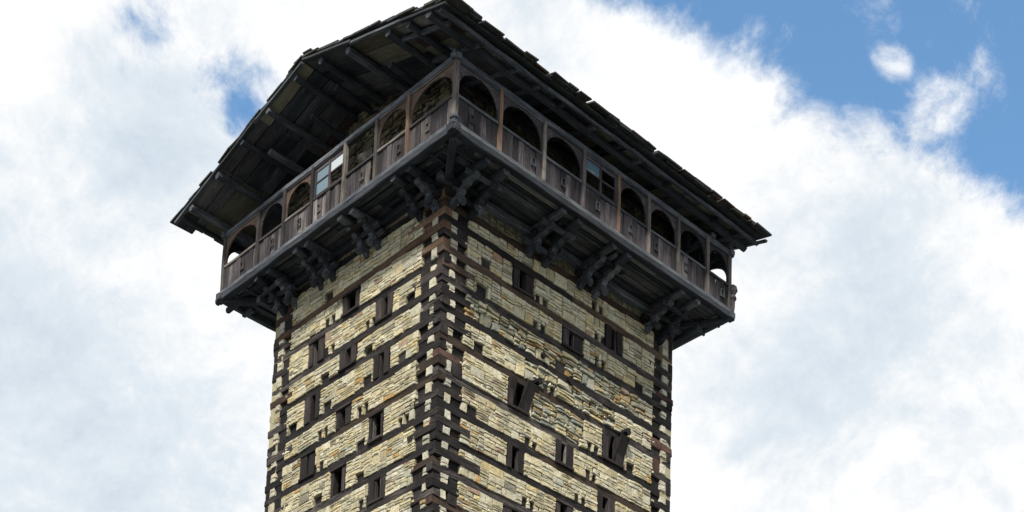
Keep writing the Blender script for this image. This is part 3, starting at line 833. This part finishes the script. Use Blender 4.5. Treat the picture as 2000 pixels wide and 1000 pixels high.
def slate_one(side, s0, s1, y0, y1, off, th, mat):
    bm = bmesh.new(); slate_mesh(bm, side, s0, s1, y0, y1, off, th)
    o = slopept(side, (s0+s1)/2, (y0+y1)/2); bmesh.ops.translate(bm, verts=bm.verts, vec=-o)
    link('slate', mesh_from(bm, 'slate'), roof, Matrix.Translation(o), M[mat])
for side in ('near', 'far'):
    for r in range(rows):      # slates along the two rakes
        s0 = r*rs
        for (ya, yb) in ((YE, YE+.72), (YRE-.72, YRE)):
            k = R.uniform(-.045, .03); near = ya < 0
            slate_one(side, s0-.02, s0+rs+R.uniform(.10, .2), ya+(k if near else 0), yb-(0 if near else k), R.uniform(0, .05), R.uniform(.03, .06), R.choice(['slate', 'slate', 'slate_dark']))
            if R.random() < .4: slate_one(side, s0+.05, s0+rs*R.uniform(1.0, 1.7), ya+(k+.03 if near else .2), yb-(.2 if near else k+.03), .07, R.uniform(.03, .05), 'slate')
    y = YE
    while y < YRE:             # slates along the eaves, doubled
        w = min(R.uniform(.35, .8), YRE-y)
        if w > .1:
            for (q0, q1, of) in ((.98, R.uniform(.10, .22), .0), (1.02, R.uniform(.0, .10), .05), (1.06, R.uniform(-.012, .010), .095)):
                if of == 0 or R.random() < .85:
                    slate_one(side, RL-q0, RL-q1, y+.008+R.uniform(0, .05), y+w-.008+R.uniform(-.04, .04), of+R.uniform(0, .02), R.uniform(.03, .05), R.choice(['slate', 'slate_dark', 'slate_dark', 'slate_rust'] if R.random() < .4 else ['slate', 'slate_dark']))
        y += w
# ridge capping
y = YE
while y < YRE:
    w = R.uniform(.4, .7)
    for side in ('near', 'far'): slate_one(side, -.02, .34, y, min(y+w-.01, YRE), .10, .04, 'slate')
    y += w
# soffit planks running down the slope, bearing on the purlins
for side in ('near', 'far'):
    N = SLN if side == 'near' else SLF
    segs = [(.03, 2.15), (2.0, 4.2), (4.05, RL-.05)]
    for si, (s0, s1) in enumerate(segs):
        y = YE+.05
        while y < YRE-.05:
            w = min(R.uniform(.34, .68), YRE-.05-y)
            if w > .08:
                q = R.random(); mt = 'soffit_tan' if q < .16 else 'soffit_red' if q < .26 else 'under' if q < .6 else 'soffit'
                off = R.uniform(-.012, .014)+(.0, .03, .0)[si]
                if si == 2: s1 = RL-.42+R.uniform(-.12, .1)
                a, b_ = slopept(side, s0+R.uniform(0, .06), y+w/2, off), slopept(side, s1+R.uniform(-.08, .03), y+w/2+R.uniform(-.03, .03), off)
                timber('roof_plank', a, b_, w-R.uniform(.01, .05), .045, mt, roof, up=N, seg=4, jit=.008, ch=.06)
            y += w
# purlins (x, height of its centre below the planks)
PUR = [(1.62, .14), (-.06, .15), (-1.78, .16), (-2.97, .15), (-4.12, .15), (-5.32, .15), (-7.7, .16), (-9.0, .13), (.75, .12), (-6.5, .12)]
for (x, dz) in PUR:
    z = roof_z(x)-dz-.03
    w = R.uniform(.15, .20)
    timber('purlin', (x, YE+R.uniform(.02, .12), z), (x+R.uniform(-.1, .1), YRE-.1, z+R.uniform(-.03, .03)), w, w, 'under', roof, seg=12, jit=.02, ch=.28)
for (x, l) in ((-.9, 2.1), (-3.35, 1.9), (-6.1, 1.4), (-4.6, 1.7)):
    z = roof_z(x)-.42
    timber('purlin', (x, YE+R.uniform(.7, 1.2), z), (x, YE+1+l+1.5, z-.05), .18, .18, 'under', roof, seg=4, jit=.02, ch=.28)
# eave poles and rafter tails on the near and far eaves
for side in ('near', 'far'):
    timber('eave_pole', slopept(side, RL-.30, YE+.06, -.10), slopept(side, RL-.30, YRE-.06, -.10), .11, .11, 'under', roof, seg=14, jit=.02, ch=.28)
    y = YE+.5
    while y < YRE-.4:
        if R.random() < .62: timber('rafter', slopept(side, RL-2.6, y, -.13), slopept(side, RL-.40+R.uniform(-.1, .1), y+R.uniform(-.06, .06), -.14), .12, .13, 'under', roof, up=SLN if side == 'near' else SLF, jit=.015, ch=.25)
        y += R.uniform(.7, 1.5)
# barge boards under the rakes
for side in ('near', 'far'):
    N = SLN if side == 'near' else SLF
    for yy in (YE+.03, YRE-.03):
        for (a, b_) in ((.05, 2.3), (2.2, 4.5), (4.4, RL-.02)):
            timber('barge_board', slopept(side, a, yy+R.uniform(-.03, .03), -.03+R.uniform(-.02, .02)), slopept(side, b_, yy, -.03), .10, .07, 'edge', roof, up=N, jit=.008, seg=5)
# gable boarding over the wall and king posts
for (yy) in (WR-.25, YR-.03):
    x = XLE+1.6
    while x < XE-1.6:
        w = R.uniform(.22, .34); zt = roof_z(x+w/2)-.08
        if zt > 2.05: timber('gable_board', (x+w/2, yy, 1.95), (x+w/2, yy+R.uniform(-.03, .03), zt), w-.02, .04, R.choice(['soffit', 'under']), roof, up=V((0, 1, 0)), seg=2, jit=.005)
        x += w
for y in (WR, YR):
    timber('tie_beam', (XL-.1, y, ZP+.20), (XN+.1, y, ZP+.20), .17, .17, 'under', roof, seg=8, jit=.02, ch=.2)
    for x in (-3.73, -.06, -7.7):
        timber('king_post', (x, y+.01, ZP+.28), (x, y+.01, roof_z(x)-.2), .13, .13, 'under', roof, up=V((0, 1, 0)), seg=2)
for x in (XL+.0, -WL+.1, -3.6, -.1, XN):
    pass
# forked carving where the plates cross at the near corner
timber('carved_horn', (XN-.1, YN+.1, ZP+.12), (XN+.22, YN-.02, ZP+.42), .09, .08, 'under', roof, seg=3, jit=.01, taper=.5, up=V((0, 1, 0)))
timber('carved_horn', (XN+.1, YN-.1, ZP+.12), (XN-.18, YN-.14, ZP+.40), .09, .08, 'under', roof, seg=3, jit=.01, taper=.5, up=V((0, 1, 0)))
print('stones', len(stones), 'objects', len(bpy.data.objects))
